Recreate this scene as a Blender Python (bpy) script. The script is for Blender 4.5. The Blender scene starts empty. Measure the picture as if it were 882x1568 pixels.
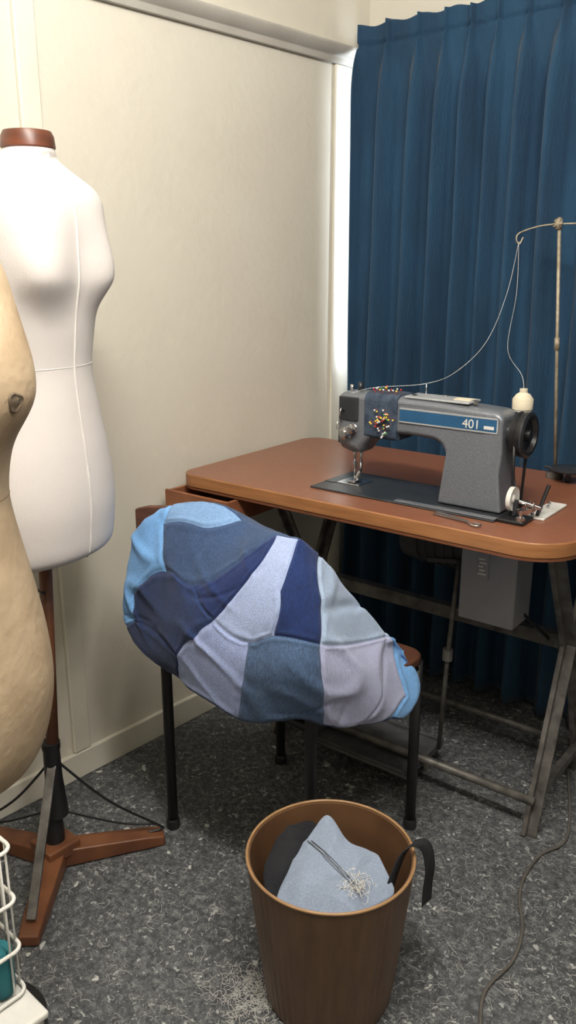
import bpy, bmesh, math, random
from mathutils import Vector, Matrix, noise
random.seed(7)
scene=bpy.context.scene
scene.view_settings.view_transform='Standard'
scene.view_settings.look='None'
scene.view_settings.exposure=0.0
COL=bpy.context.collection
YAW=math.radians(41.8)
def plan(f,r,z=0.0):
    "room position from distance along / across the diagonal sight line of the floor plan"
    return Vector((-math.sin(YAW)*f+math.cos(YAW)*r, math.cos(YAW)*f+math.sin(YAW)*r, z))

# ---------------------------------------------------------------- materials
def mk(name,c1,c2=None,rough=0.6,metal=0.0,scale=20.0,detail=4.0,bump=0.0,bscale=None,stretch=None,lo=0.35,hi=0.65,spec=0.5,coat=0.0,sheen=0.0):
    m=bpy.data.materials.new(name); m.use_nodes=True
    nt=m.node_tree; N=nt.nodes; L=nt.links
    b=N['Principled BSDF']
    b.inputs['Roughness'].default_value=rough; b.inputs['Metallic'].default_value=metal
    b.inputs['Specular IOR Level'].default_value=spec
    b.inputs['Coat Weight'].default_value=coat
    b.inputs['Sheen Weight'].default_value=sheen
    if c2 is None: c2=tuple(x*0.85 for x in c1)
    tc=N.new('ShaderNodeTexCoord'); mp=N.new('ShaderNodeMapping')
    L.new(tc.outputs['Object'],mp.inputs['Vector'])
    if stretch: mp.inputs['Scale'].default_value=stretch
    n=N.new('ShaderNodeTexNoise'); n.inputs['Scale'].default_value=scale; n.inputs['Detail'].default_value=detail
    L.new(mp.outputs[0],n.inputs['Vector'])
    r=N.new('ShaderNodeValToRGB'); r.color_ramp.elements[0].position=lo; r.color_ramp.elements[1].position=hi
    r.color_ramp.elements[0].color=(*c2,1); r.color_ramp.elements[1].color=(*c1,1)
    L.new(n.outputs['Fac'],r.inputs['Fac']); L.new(r.outputs['Color'],b.inputs['Base Color'])
    if bump>0:
        n2=N.new('ShaderNodeTexNoise'); n2.inputs['Scale'].default_value=bscale or scale*3; n2.inputs['Detail'].default_value=3
        L.new(mp.outputs[0],n2.inputs['Vector'])
        bp=N.new('ShaderNodeBump'); bp.inputs['Strength'].default_value=bump; bp.inputs['Distance'].default_value=0.005
        L.new(n2.outputs['Fac'],bp.inputs['Height']); L.new(bp.outputs['Normal'],b.inputs['Normal'])
    return m
def emis(name,c,s):
    m=bpy.data.materials.new(name); m.use_nodes=True
    b=m.node_tree.nodes['Principled BSDF']; b.inputs['Base Color'].default_value=(*c,1)
    b.inputs['Emission Color'].default_value=(*c,1); b.inputs['Emission Strength'].default_value=s
    return m

M={}
M['wall']=mk('cream_wall_paint',(.685,.655,.57),(.655,.62,.535),rough=.75,scale=3,bump=.32,bscale=45)
M['wall2']=mk('beige_low_bounce_wall',(.42,.39,.33),(.38,.35,.30),rough=.8,scale=3)  # for the unseen walls: tone darkened to cut bounce light and deepen shadows
M['trimw']=mk('cream_gloss_trim',(.72,.70,.61),(.67,.64,.55),rough=.35,scale=8)
M['rail']=mk('picture_rail_paint',(.50,.48,.44),(.44,.42,.38),rough=.45,scale=8)
M['ceil']=mk('ceiling_paint',(.8,.78,.70),rough=.8,scale=3)
M['curtain']=mk('blue_curtain_fabric',(.0085,.052,.112),(.0055,.036,.082),rough=.85,scale=14,stretch=(1,1,.25),bump=.45,bscale=200,sheen=.1)
M['white_cloth']=mk('white_dressform_cover',(.72,.68,.66),(.68,.64,.62),rough=.75,scale=6,bump=.12,bscale=300)
M['white_seam']=mk('dressform_seam',(.78,.75,.72),rough=.8)
M['beige']=mk('aged_canvas',(.53,.41,.275),(.36,.26,.16),rough=.75,scale=9,detail=8,bump=.4,bscale=60,lo=.3,hi=.62)
M['beigeseam']=mk('aged_canvas_seam',(.33,.23,.13),rough=.8)
M['knob']=mk('worn_knob_patch',(.20,.15,.10),(.06,.045,.03),rough=.7,scale=90)
M['wood_cap']=mk('red_wood',(.155,.045,.02),(.08,.024,.011),rough=.4,scale=10,stretch=(1,1,6))
M['wood_stand']=mk('orange_wood',(.20,.078,.034),(.11,.04,.018),rough=.4,scale=12,stretch=(1,1,.2))
M['lam']=mk('table_laminate',(.25,.10,.055),(.22,.085,.046),rough=.28,scale=60,spec=.5)
M['edge']=mk('table_edge_wood',(.38,.17,.065),(.28,.12,.045),rough=.45,scale=14,stretch=(.6,.6,8))
M['edgedark']=mk('table_edge_band',(.17,.06,.025),rough=.5)
M['drawer']=mk('drawer_wood',(.28,.11,.05),(.20,.07,.032),rough=.5,scale=18)
M['steel_leg']=mk('worn_dark_steel',(.17,.16,.15),(.075,.07,.065),rough=.5,metal=.4,scale=30,detail=8)
M['black']=mk('black_metal',(.012,.012,.014),rough=.4)
M['blackc']=mk('black_cloth',(.010,.011,.015),rough=.9,scale=50,bump=.4,bscale=120)
M['dgrey']=mk('dark_grey_metal',(.055,.06,.068),(.04,.042,.05),rough=.3,metal=.4)
M['treadle']=mk('worn_treadle_plate',(.13,.13,.135),(.07,.07,.075),rough=.5,metal=.3,scale=14)
M['mgrey']=mk('hammered_grey_enamel',(.205,.222,.25),(.17,.182,.208),rough=.33,metal=.35,scale=240,bump=.15,bscale=300)
M['mlight']=mk('light_grey_enamel',(.46,.48,.50),rough=.35,metal=.2)
M['mblue']=mk('blue_enamel',(.022,.10,.22),rough=.3)
M['navycloth']=mk('blue_pin_band',(.055,.08,.12),(.02,.035,.065),rough=.8,scale=60,bump=.3)
M['chrome']=mk('chrome',(.62,.62,.63),rough=.22,metal=1)
M['white']=mk('white_plastic',(.75,.74,.70),rough=.4)
M['threadc']=mk('cream_thread_cone',(.70,.63,.48),rough=.8,scale=200,stretch=(.1,.1,3))
M['thread']=mk('white_thread',(.8,.78,.74),rough=.8)
M['lint']=mk('lint_thread',(.6,.6,.58),rough=.9)
M['greybox']=mk('grey_switch_box',(.27,.27,.29),(.23,.23,.25),rough=.5,scale=12)
M['motor']=mk('motor_paint',(.045,.047,.052),rough=.5)
M['bin']=mk('brown_bin_plastic',(.135,.078,.044),(.095,.052,.029),rough=.42,scale=22,stretch=(2.5,2.5,.25),lo=.3,hi=.7,bump=.15)
M['binin']=mk('bin_interior',(.15,.078,.037),(.11,.055,.027),rough=.5,scale=14)
M['binrim']=mk('bin_rim',(.36,.21,.10),rough=.4)
M['brownwood']=mk('chair_wood',(.12,.05,.03),(.075,.03,.018),rough=.4,scale=15,stretch=(1,1,4))
M['teal']=mk('teal_fabric',(.02,.17,.2),rough=.8); M['bluep']=mk('blue_plastic',(.02,.12,.5),rough=.4)
M['cord']=mk('grey_cord',(.11,.10,.09),rough=.6)
M['wire']=mk('brass_wire',(.42,.37,.28),(.27,.22,.15),rough=.5,metal=.3,scale=60)
M['red']=mk('pin_red',(.6,.03,.03)); M['yellow']=mk('pin_yellow',(.75,.55,.05)); M['pwhite']=mk('pin_white',(.85,.85,.82)); M['pgreen']=mk('pin_green',(.05,.35,.12))
def denim(name,c,v=.75):
    m=mk(name,c,tuple(x*v for x in c),rough=.9,scale=9,detail=10,bump=.3,bscale=420,lo=.3,hi=.7,sheen=.1)
    nt=m.node_tree;N=nt.nodes;L=nt.links
    b=N['Principled BSDF']; src=b.inputs['Base Color'].links[0].from_socket
    n=N.new('ShaderNodeTexNoise'); n.inputs['Scale'].default_value=330; n.inputs['Detail'].default_value=2
    mp=N.new('ShaderNodeMapping'); mp.inputs['Rotation'].default_value=(0,.5,.3); mp.inputs['Scale'].default_value=(1,1,.3)
    tc=N.new('ShaderNodeTexCoord'); L.new(tc.outputs['Object'],mp.inputs[0]); L.new(mp.outputs[0],n.inputs['Vector'])
    mr=N.new('ShaderNodeMapRange'); mr.inputs['From Min'].default_value=.3; mr.inputs['From Max'].default_value=.7
    k=.12 if c[0]>.15 else .28
    mr.inputs['To Min'].default_value=1-k; mr.inputs['To Max'].default_value=1+k
    L.new(n.outputs['Fac'],mr.inputs['Value'])
    mx=N.new('ShaderNodeVectorMath'); mx.operation='SCALE'
    L.new(src,mx.inputs[0]); L.new(mr.outputs[0],mx.inputs['Scale']); L.new(mx.outputs[0],b.inputs['Base Color'])
    return m
# floor
def floor_mat():
    m=bpy.data.materials.new('speckled_grey_carpet'); m.use_nodes=True
    nt=m.node_tree;N=nt.nodes;L=nt.links;b=N['Principled BSDF']; b.inputs['Roughness'].default_value=.7
    tc=N.new('ShaderNodeTexCoord')
    def noi(sc,det,rough=.5,dist=0):
        n=N.new('ShaderNodeTexNoise'); n.inputs['Scale'].default_value=sc;n.inputs['Detail'].default_value=det
        n.inputs['Roughness'].default_value=rough;n.inputs['Distortion'].default_value=dist
        L.new(tc.outputs['Object'],n.inputs['Vector']);return n
    def ramp(sock,stops):
        r=N.new('ShaderNodeValToRGB'); e=r.color_ramp.elements
        e[0].position=stops[0][0]; e[0].color=(*stops[0][1],1); e[1].position=stops[-1][0]; e[1].color=(*stops[-1][1],1)
        for p,c in stops[1:-1]:
            x=e.new(p); x.color=(*c,1)
        L.new(sock,r.inputs[0]); return r
    def math_(op,a,b_):
        q=N.new('ShaderNodeMath'); q.operation=op
        for i,s in enumerate((a,b_)):
            if isinstance(s,(int,float)): q.inputs[i].default_value=s
            else: L.new(s,q.inputs[i])
        return q.outputs[0]
    base=ramp(noi(60,8,.75).outputs['Fac'],[(.33,(.020,.022,.025)),(.5,(.062,.066,.071)),(.66,(.17,.175,.18))])
    big=ramp(noi(2.2,3).outputs['Fac'],[(.3,(.72,.72,.72)),(.7,(1.25,1.25,1.25))])
    mul=N.new('ShaderNodeMix'); mul.data_type='RGBA'; mul.blend_type='MULTIPLY'; mul.inputs['Factor'].default_value=1
    L.new(base.outputs[0],mul.inputs['A']); L.new(big.outputs[0],mul.inputs['B'])
    prev=mul.outputs['Result']
    for sc,th,dens,col in ((70,.24,.66,(.36,.365,.36,1)),(150,.28,.58,(.29,.295,.29,1)),(42,.20,.80,(.50,.51,.49,1))):
        ad=N.new('ShaderNodeMixRGB'); ad.inputs[0].default_value=.05; wn=noi(sc*.6,3)
        L.new(tc.outputs['Object'],ad.inputs[1]); L.new(wn.outputs['Color'],ad.inputs[2])
        vo=N.new('ShaderNodeTexVoronoi'); vo.inputs['Scale'].default_value=sc; L.new(ad.outputs[0],vo.inputs['Vector'])
        fl=ramp(vo.outputs['Distance'],[(0,(1,1,1)),(th,(1,1,1)),(th+.08,(0,0,0))])
        fm=ramp(vo.outputs['Color'],[(0,(0,0,0)),(dens,(0,0,0)),(dens+.06,(1,1,1))])
        f=math_('MULTIPLY',fl.outputs[0],fm.outputs[0])
        mx=N.new('ShaderNodeMix'); mx.data_type='RGBA'; L.new(f,mx.inputs['Factor']); L.new(prev,mx.inputs['A']); mx.inputs['B'].default_value=col
        prev=mx.outputs['Result']
    fac=None
    for sc,off in ((30,.5),(52,.47)):
        nn=noi(sc,1,.5,.6)
        r=ramp(nn.outputs['Fac'],[(off-.014,(0,0,0)),(off,(1,1,1)),(off+.014,(0,0,0))])
        mk2=ramp(noi(sc*.4,3).outputs['Fac'],[(.50,(0,0,0)),(.60,(1,1,1))])
        q=math_('MULTIPLY',r.outputs[0],mk2.outputs[0])
        fac=q if fac is None else math_('MAXIMUM',fac,q)
    q3=math_('MULTIPLY',fac,.6)
    m2=N.new('ShaderNodeMix'); m2.data_type='RGBA'; L.new(q3,m2.inputs['Factor']); L.new(prev,m2.inputs['A']); m2.inputs['B'].default_value=(.5,.5,.48,1)
    L.new(m2.outputs['Result'],b.inputs['Base Color'])
    bp=N.new('ShaderNodeBump'); bp.inputs['Strength'].default_value=.5; bp.inputs['Distance'].default_value=.004
    L.new(noi(120,3).outputs['Fac'],bp.inputs['Height']); L.new(bp.outputs[0],b.inputs['Normal'])
    return m
M['floor']=floor_mat()

# ---------------------------------------------------------------- helpers
def link(o,parent=None):
    COL.objects.link(o)
    if parent is not None: o.parent=parent
    return o
def root(name,loc=(0,0,0),rz=0.0):
    e=bpy.data.objects.new(name,None); e.location=loc; e.rotation_euler=(0,0,rz); e.empty_display_size=.05
    COL.objects.link(e); return e
def smooth(me,ang=None):
    for p in me.polygons: p.use_smooth=True
def mesh(name,verts,faces,mat,parent=None,sm=False):
    me=bpy.data.meshes.new(name); me.from_pydata([tuple(v) for v in verts],[],faces); me.update()
    mats=mat if isinstance(mat,(list,tuple)) else [mat]
    for x in mats: me.materials.append(M[x] if isinstance(x,str) else x)
    if sm: smooth(me)
    o=bpy.data.objects.new(name,me); return link(o,parent)
def fixn(o):
    bm=bmesh.new(); bm.from_mesh(o.data); bmesh.ops.recalc_face_normals(bm,faces=bm.faces); bm.to_mesh(o.data); bm.free()
def bev(o,w,seg=3):
    m=o.modifiers.new('bevel','BEVEL'); m.width=w; m.segments=seg; m.limit_method='ANGLE'; m.angle_limit=math.radians(35)
    for p in o.data.polygons: p.use_smooth=True
    w2=o.modifiers.new('wn','WEIGHTED_NORMAL'); w2.keep_sharp=True
    return o
def box(name,lo,hi,mat,parent=None,bevel=0.0,seg=3):
    x0,y0,z0=lo;x1,y1,z1=hi
    v=[(x0,y0,z0),(x1,y0,z0),(x1,y1,z0),(x0,y1,z0),(x0,y0,z1),(x1,y0,z1),(x1,y1,z1),(x0,y1,z1)]
    f=[(0,3,2,1),(4,5,6,7),(0,1,5,4),(1,2,6,5),(2,3,7,6),(3,0,4,7)]
    o=mesh(name,v,f,mat,parent)
    if bevel: bev(o,bevel,seg)
    return o
def tube(name,pts,r,mat,parent=None,seg=12,closed=False,radii=None,smoothp=False):
    P=[Vector(p) for p in pts]
    if smoothp: P=crom(P,8)
    n=len(P); verts=[];faces=[]
    up=Vector((0,0,1))
    t=(P[1]-P[0]).normalized()
    a=t.cross(up)
    if a.length<.05: a=t.cross(Vector((1,0,0)))
    a.normalize()
    for i in range(n):
        t=((P[min(i+1,n-1)]-P[max(i-1,0)])).normalized()
        a=(a-t*a.dot(t)).normalized(); b=t.cross(a)
        rr=radii[min(i,len(radii)-1)] if radii else r
        for k in range(seg):
            th=2*math.pi*k/seg
            verts.append(P[i]+a*math.cos(th)*rr+b*math.sin(th)*rr)
    for i in range(n-1):
        for k in range(seg):
            k2=(k+1)%seg
            faces.append((i*seg+k,i*seg+k2,(i+1)*seg+k2,(i+1)*seg+k))
    faces.append(tuple(range(seg))[::-1]); faces.append(tuple(range((n-1)*seg,n*seg)))
    return mesh(name,verts,faces,mat,parent,sm=True)
def crom(P,k):
    out=[];n=len(P)
    for i in range(n-1):
        p0=P[max(i-1,0)];p1=P[i];p2=P[i+1];p3=P[min(i+2,n-1)]
        for j in range(k):
            t=j/k
            out.append(0.5*((2*p1)+(p2-p0)*t+(2*p0-5*p1+4*p2-p3)*t*t+(3*p1-p0-3*p2+p3)*t**3))
    out.append(P[-1]);return out
def bar(name,p0,p1,w,h,mat,parent=None,bevel=.002,side=None):
    p0=Vector(p0);p1=Vector(p1);t=(p1-p0).normalized()
    s=Vector(side) if side else Vector((0,0,1)).cross(t)
    if s.length<.05: s=Vector((1,0,0))
    s=(s-t*s.dot(t)).normalized(); u=t.cross(s)
    v=[]
    for p in (p0,p1):
        for a,b in ((-1,-1),(1,-1),(1,1),(-1,1)): v.append(p+s*a*w/2+u*b*h/2)
    f=[(0,3,2,1),(4,5,6,7),(0,1,5,4),(1,2,6,5),(2,3,7,6),(3,0,4,7)]
    o=mesh(name,v,f,mat,parent)
    if bevel: bev(o,bevel,2)
    return o
def lathe(name,prof,mat,parent=None,seg=48,center=(0,0,0),axis='z',fn=None,cap=True):
    verts=[];faces=[];n=len(prof)
    c=Vector(center)
    for i,(r,z) in enumerate(prof):
        for k in range(seg):
            th=2*math.pi*k/seg
            rr=r+(fn(th,i) if fn else 0)
            p=Vector((rr*math.cos(th),rr*math.sin(th),z))
            if axis=='x': p=Vector((p.z,p.x,p.y))
            if axis=='y': p=Vector((p.x,p.z,p.y))
            verts.append(c+p)
    for i in range(n-1):
        for k in range(seg):
            k2=(k+1)%seg
            faces.append((i*seg+k,i*seg+k2,(i+1)*seg+k2,(i+1)*seg+k))
    if cap and prof[0][0]>1e-5: faces.append(tuple(range(seg))[::-1])
    if cap and prof[-1][0]>1e-5: faces.append(tuple(range((n-1)*seg,n*seg)))
    o=mesh(name,verts,faces,mat,parent,sm=True)
    m=o.modifiers.new('es','EDGE_SPLIT'); m.split_angle=math.radians(40)
    return o
def extr(name,poly,z0,z1,mat,parent=None,bevel=0,side_mat=None,plane='xy'):
    n=len(poly)
    def P(a,b,c):
        return (a,b,c) if plane=='xy' else ((a,c,b) if plane=='xz' else (c,a,b))
    v=[P(x,y,z0) for x,y in poly]+[P(x,y,z1) for x,y in poly]
    f=[tuple(range(n))[::-1],tuple(range(n,2*n))]+[(i,(i+1)%n,(i+1)%n+n,i+n) for i in range(n)]
    mats=[mat] if side_mat is None else [mat,side_mat]
    o=mesh(name,v,f,mats,parent)
    if side_mat:
        for i,p in enumerate(o.data.polygons): p.material_index=0 if i==1 else 1
    fixn(o)
    if bevel: bev(o,bevel,3)
    return o
def rrect(x0,y0,x1,y1,rs,k=10):
    pts=[]
    for (cx,cy,r,a0) in ((x0+rs[0],y0+rs[0],rs[0],180),(x1-rs[1],y0+rs[1],rs[1],270),(x1-rs[2],y1-rs[2],rs[2],0),(x0+rs[3],y1-rs[3],rs[3],90)):
        for i in range(k+1):
            a=math.radians(a0+90*i/k); pts.append((cx+r*math.cos(a),cy+r*math.sin(a)))
    return pts
def interp(tab,z):
    n=len(tab)
    if z<=tab[0][0]: return list(tab[0][1:])
    if z>=tab[-1][0]: return list(tab[-1][1:])
    for i in range(n-1):
        if tab[i][0]<=z<=tab[i+1][0]: break
    h=tab[i+1][0]-tab[i][0]; t=(z-tab[i][0])/h
    out=[]
    for k in range(1,len(tab[0])):
        p1,p2=tab[i][k],tab[i+1][k]
        def sl(j):
            if j<=0 or j>=n-1: return 0
            return (tab[j+1][k]-tab[j-1][k])/(tab[j+1][0]-tab[j-1][0])
        m1,m2=sl(i)*h,sl(i+1)*h
        out.append((2*t**3-3*t*t+1)*p1+(t**3-2*t*t+t)*m1+(-2*t**3+3*t*t)*p2+(t**3-t*t)*m2)
    return out

# ---------------------------------------------------------------- room
XL=-1.686; YB=2.25; XR=1.9; YF=-1.3; ZC=2.45
box('floor',(XL-.1,YF-.1,-.05),(XR+.1,YB+.1,0),'floor')
box('wall_left',(XL-.1,YF-.1,0),(XL,YB+.1,ZC),'wall')
box('wall_back',(XL,YB,0),(XR,YB+.1,ZC),'wall')
box('wall_right',(XR,YF-.1,0),(XR+.1,YB+.1,ZC),'wall2')
box('wall_front',(XL,YF-.1,0),(XR,YF,ZC),'wall2')
box('ceiling',(XL-.1,YF-.1,ZC),(XR+.1,YB+.1,ZC+.05),'ceil')
prof=[(0,1.845),(.012,1.845),(.014,1.862),(.026,1.872),(.032,1.885),(.032,1.893),(.0,1.897)]
v=[];
for y in (YF,YB): v+=[(XL+a,y,b) for a,b in prof]
n=len(prof)
o=mesh('trim_1',v,[(i,i+1,i+1+n,i+n) for i in range(n-1)]+[tuple(range(n)),tuple(range(n,2*n))[::-1]],'rail')
fixn(o); bev(o,.002,2)
box('trim_2',(XL,1.045,0.076),(XL+.013,1.095,1.845),'trimw',bevel=.004)
box('trim_3',(XL,2.085,0.076),(XL+.008,2.145,1.845),'trimw',bevel=.003)
box('trim_4',(XL,1.045,1.897),(XL+.013,1.095,ZC),'trimw',bevel=.004)
box('baseboard_left',(XL,YF,0),(XL+.014,YB,.075),'trimw',bevel=.004)
box('baseboard_back',(XL+.014,YB-.014,0),(XR,YB,.075),'trimw',bevel=.004)
w=root('window_1',(0,0,0))
M['day']=emis('daylit_frosted_glass',(.80,.90,1.0),2.0)
box('glass',(XL+.06,YB-.006,.95),(.5,YB-.001,1.86),'day',w)
for i,(a,b) in enumerate((((XL+.03,.90),(.54,.95)),((XL+.03,1.86),(.54,1.91)),((XL+.03,.95),(XL+.07,1.86)),((.5,.95),(.54,1.86)),((-.6,.95),(-.56,1.86)))):
    box('frame_%d'%i,(a[0],YB-.03,a[1]),(b[0],YB,b[1]),'trimw',w,.003)

# curtain ------------------------------------------------------
def curtain():
    x0,x1=-1.647,.55; nx=1100; zs=[]
    z=1.945
    while z>1.74: zs.append(z); z-=.006
    while z>.03: zs.append(z); z-=.03
    zs.append(.02)
    verts=[];faces=[]
    def fold(x,z):
        d=(1.945-z)
        ph=2*math.pi*(x+.018*math.sin(11*x+1.3)+.012*noise.noise(Vector((x*6,0,z*.8))))/.090
        u=math.sin(ph)
        base=math.copysign(abs(u)**.8,u)
        s=abs(math.sin(ph/2+.785)); 
        wd=.25+min(1,max(0,(d-.055)/.12))
        pin=math.exp(-(s/wd*1.6)**2)*2.0-.7
        tt=min(1,max(0,(d-.05)/.20)); tt=tt*tt*(3-2*tt)
        amp=.014+.022*tt
        amp*=.85+.6*noise.noise(Vector((x*9+3,0,z*.7)))
        y=((1-tt)*(-pin)+tt*(base+.22*math.sin(2*ph+1.0+z)))*amp
        if .048<d<.060: y+= .006
        y+=.004*noise.noise(Vector((x*16,4,z*3)))*tt + .010*noise.noise(Vector((x*3,7,z*1.0)))*tt
        return y
    for z in zs:
        for i in range(nx+1):
            x=x0+(x1-x0)*i/nx
            e=max(0,1-(x-x0)/.05)
            y=2.154+fold(x,z)-.02*e*e
            zz=z
            if z==zs[0]: zz=z+.004*math.sin(x*60)
            verts.append((x,y,zz))
    w=nx+1
    for j in range(len(zs)-1):
        for i in range(nx):
            a=j*w+i; faces.append((a,a+w,a+w+1,a+1))
    o=mesh('curtain',verts,faces,'curtain',None,sm=True)
    s=o.modifiers.new('t','SOLIDIFY'); s.thickness=.002
curtain()
tube('curtain_rail',[(-1.66,2.21,1.915),(.6,2.21,1.915)],.008,'trimw')

# ---------------------------------------------------------------- dress forms
def dressform(name,base,prof,zb,bust,facing,lean,bodymat,seammat,bust_th=.62,bw=.40,bh=.055,waist=None,centre=True,princess=True,neck_r=.045,rough=0.0,sr=.0013):
    rt=root(name,base)
    cf,sf=math.cos(facing),math.sin(facing)
    def off(z): return Vector((lean*z*math.cos(YAW),lean*z*math.sin(YAW),0))
    def surf(th,z,extra=0):
        a,bf,bb,xo=interp(prof,z)
        c,s=math.cos(th),math.sin(th)
        b=bf if c>0 else bb
        x=b*c; y=a*s
        k=0
        for q in (bust_th,-bust_th):
            dt=(th-q+math.pi)%(2*math.pi)-math.pi
            dz=(z-zb); hh=bh*1.5 if dz>0 else bh*.85
            k+=bust*math.exp(-(dt/bw)**2-(dz/hh)**2)
        rr=1+ (k)/max(.02,math.hypot(x,y))
        x*=rr;y*=rr
        if extra:
            L=math.hypot(x,y); x*=1+extra/L; y*=1+extra/L
        if rough:
            nn=rough*noise.noise(Vector((x*9,y*9,z*7))); x*=1+nn*8; y*=1+nn*8
        x+=xo
        return Vector((x*cf-y*sf,x*sf+y*cf,z))+off(z)
    z0,z1=prof[0][0],prof[-1][0]; nz=170; nt=128
    verts=[];faces=[]
    zz=[z0+(z1-z0)*i/nz for i in range(nz+1)]
    for z in zz:
        for k in range(nt): verts.append(surf(2*math.pi*k/nt,z))
    for i in range(nz):
        for k in range(nt):
            k2=(k+1)%nt; faces.append((i*nt+k,i*nt+k2,(i+1)*nt+k2,(i+1)*nt+k))
    c0=len(verts); verts.append(off(z0)+Vector((0,0,z0+.004))); faces+= [(c0,(k+1)%nt,k) for k in range(nt)]
    c1=len(verts); verts.append(off(z1)+Vector((0,0,z1))); faces+=[(c1,nz*nt+k,nz*nt+(k+1)%nt) for k in range(nt)]
    mesh('body',verts,faces,bodymat,rt,sm=True)
    def seam(nm,f,za,zb_,r):
        pts=[]
        for i in range(61):
            z=za+(zb_-za)*i/60; pts.append(surf(f(z),z,0.0))
        tube(nm,pts,r,seammat,rt,seg=8)
    top=z1-.012
    if centre: seam('seam_centre_front',lambda z:0,z0+.008,top,sr)
    seam('seam_centre_back',lambda z:math.pi,z0+.01,top,sr)
    seam('seam_side_1',lambda z:math.pi/2,z0+.01,zb+.06,sr*.8)
    seam('seam_side_2',lambda z:-math.pi/2,z0+.01,zb+.06,sr*.8)
    if waist:
        tube('seam_waist',[surf(2*math.pi*k/96,waist,-.0002) for k in range(97)],.0009,seammat,rt,seg=6)
    o_=off(z1)
    lathe('neck_cap',[(0,z1-.004),(neck_r-.001,z1-.004),(neck_r+.002,z1),(neck_r,z1+.018),(neck_r-.004,z1+.026),(neck_r-.016,z1+.028),(.02,z1+.024),(.0,z1+.024)],'wood_cap',rt,48,(o_.x,o_.y,0))
    return rt,surf,off
W1=plan(1.581,-.521)
prof1=[(.742,.135,.092,.096,0),(.749,.151,.106,.110,0),(.762,.160,.115,.119,0),(.80,.165,.119,.124,0),(.86,.166,.121,.128,0),(.95,.150,.112,.118,0),(1.04,.128,.098,.100,0),(1.11,.116,.090,.088,0),
 (1.18,.123,.094,.090,0),(1.26,.138,.098,.098,0),(1.32,.150,.099,.104,0),(1.37,.158,.100,.104,0),(1.405,.160,.094,.098,0),(1.427,.148,.082,.086,-.002),(1.443,.122,.068,.072,-.004),(1.458,.092,.056,.062,-.006),(1.472,.062,.049,.052,-.006),(1.482,.047,.046,.046,0),(1.490,.044,.044,.044,0)]
f1,s1,off1=dressform('dress_form',W1,prof1,1.275,.034,math.radians(15),.0453,'white_cloth','white_seam',bust_th=.50,bw=.34,waist=1.115,princess=False,sr=.0022)
o7=lambda z:off1(z)+Vector((0,0,z))
tube('pole',[o7(.75),o7(.30)],.0135,'wood_stand',f1,16)
tube('pole_pins',[o7(.66)+Vector((-.012,-.012,0)),o7(.66)+Vector((.012,-.012,0))],.003,'black',f1,8)
lathe('pole_socket',[(.0,.13),(.026,.13),(.024,.16),(.019,.22),(.018,.29),(.020,.295),(.020,.31),(.0,.312)],'black',f1,24,(off1(.22).x,off1(.22).y,0))
c0=Vector((0,0,0))
ends=[plan(1.655,-.290)-W1,plan(1.335,-.512)-W1,plan(1.665,-.73)-W1]
for i,e in enumerate(ends):
    d=e.normalized(); s=Vector((-d.y,d.x,0))
    a=c0-d*.03; 
    v=[]
    for p,wd,zt in ((a,.028,.05),(e*.85,.022,.032),(e,.020,.026)):
        for sg,zz in ((-1,0.0),(1,0.0),(1,1),(-1,1)):
            v.append(p+s*sg*wd+Vector((0,0,.002 if zz==0 else zt)))
    f=[(0,1,2,3),(11,10,9,8)]
    for j in (0,4):
        for k in range(4): f.append((j+k,j+4+k,j+4+(k+1)%4,j+(k+1)%4))
    oo=mesh('leg_%d'%(i+1),v,f,'wood_stand',f1); fixn(oo)
    bev(oo,.004,2)
    st=o7(.27); en=e*.93+Vector((0,0,.05))
    if i!=1:
        mid=(st+en)/2+Vector((0,0,-.02))
        tube('brace_wire_%d'%i,[st,mid,en,en+d*.015+Vector((0,0,-.015)),en-d*.02+Vector((0,0,-.02))],.003,'black',f1,8,smoothp=True)
        tube('brace_low_%d'%i,[o7(.13)+d*.02,e*.6+Vector((0,0,.07)),en],.0025,'black',f1,8,smoothp=True)
bar('bracket',o7(.27),ends[1]*.88+Vector((0,0,.04)),.02,.008,'steel_leg',f1)
box('hub',(-.04,-.04,.03),(.04,.04,.062),'wood_stand',f1,.005)
lathe('hub_post',[(.022,.06),(.022,.10),(.018,.14)],'black',f1,24)

W2=plan(1.15,-.527)
prof2=[(.497,.05,.045,.045,0),(.505,.095,.08,.08,0),(.53,.125,.105,.105,0),(.58,.150,.128,.130,0),(.66,.166,.142,.145,0),(.74,.164,.138,.142,0),(.84,.148,.122,.120,0),(.92,.134,.108,.10,0),(.97,.129,.102,.094,0),
 (1.03,.136,.108,.1,0),(1.10,.149,.118,.108,0),(1.17,.157,.118,.112,0),(1.24,.158,.108,.112,0),(1.29,.152,.093,.10,0),(1.325,.135,.074,.085,0),(1.35,.095,.058,.066,0),(1.37,.06,.05,.052,0),(1.39,.046,.046,.046,0),(1.41,.044,.044,.044,0)]
f2,s2,off2=dressform('dress_form.001',W2,prof2,1.125,.038,math.radians(-3),0,'beige','beigeseam',bust_th=.68,bw=.60,bh=.08,waist=.97,centre=False,princess=False,rough=.003,sr=.0009)
for (th,zz,sc) in ((.50,1.118,1.0),):
    p=s2(th,zz,.0); e1=s2(th+.02,zz)-p; e2=s2(th,zz+.005)-p
    nrm=e1.cross(e2).normalized()
    oo=lathe('armhole_knob',[(0,-.004),(.011,-.003),(.014,-.0005),(.012,.0015),(.009,.0005),(.006,.0012),(.003,.003),(0,.003)],'knob',f2,24,fn=lambda th,i:.0018*math.sin(3*th+1)*(1 if 0<i<5 else 0))
    oo.location=p; oo.rotation_euler=nrm.to_track_quat('Z','Y').to_euler()
tube('pole',[(0,0,.52),(0,0,.02)],.015,'wood_stand',f2,16)
lathe('base_plate',[(0,0.0),(.10,0.0),(.10,.012),(.03,.022),(.02,.05),(0,.05)],'black',f2,40)

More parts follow.
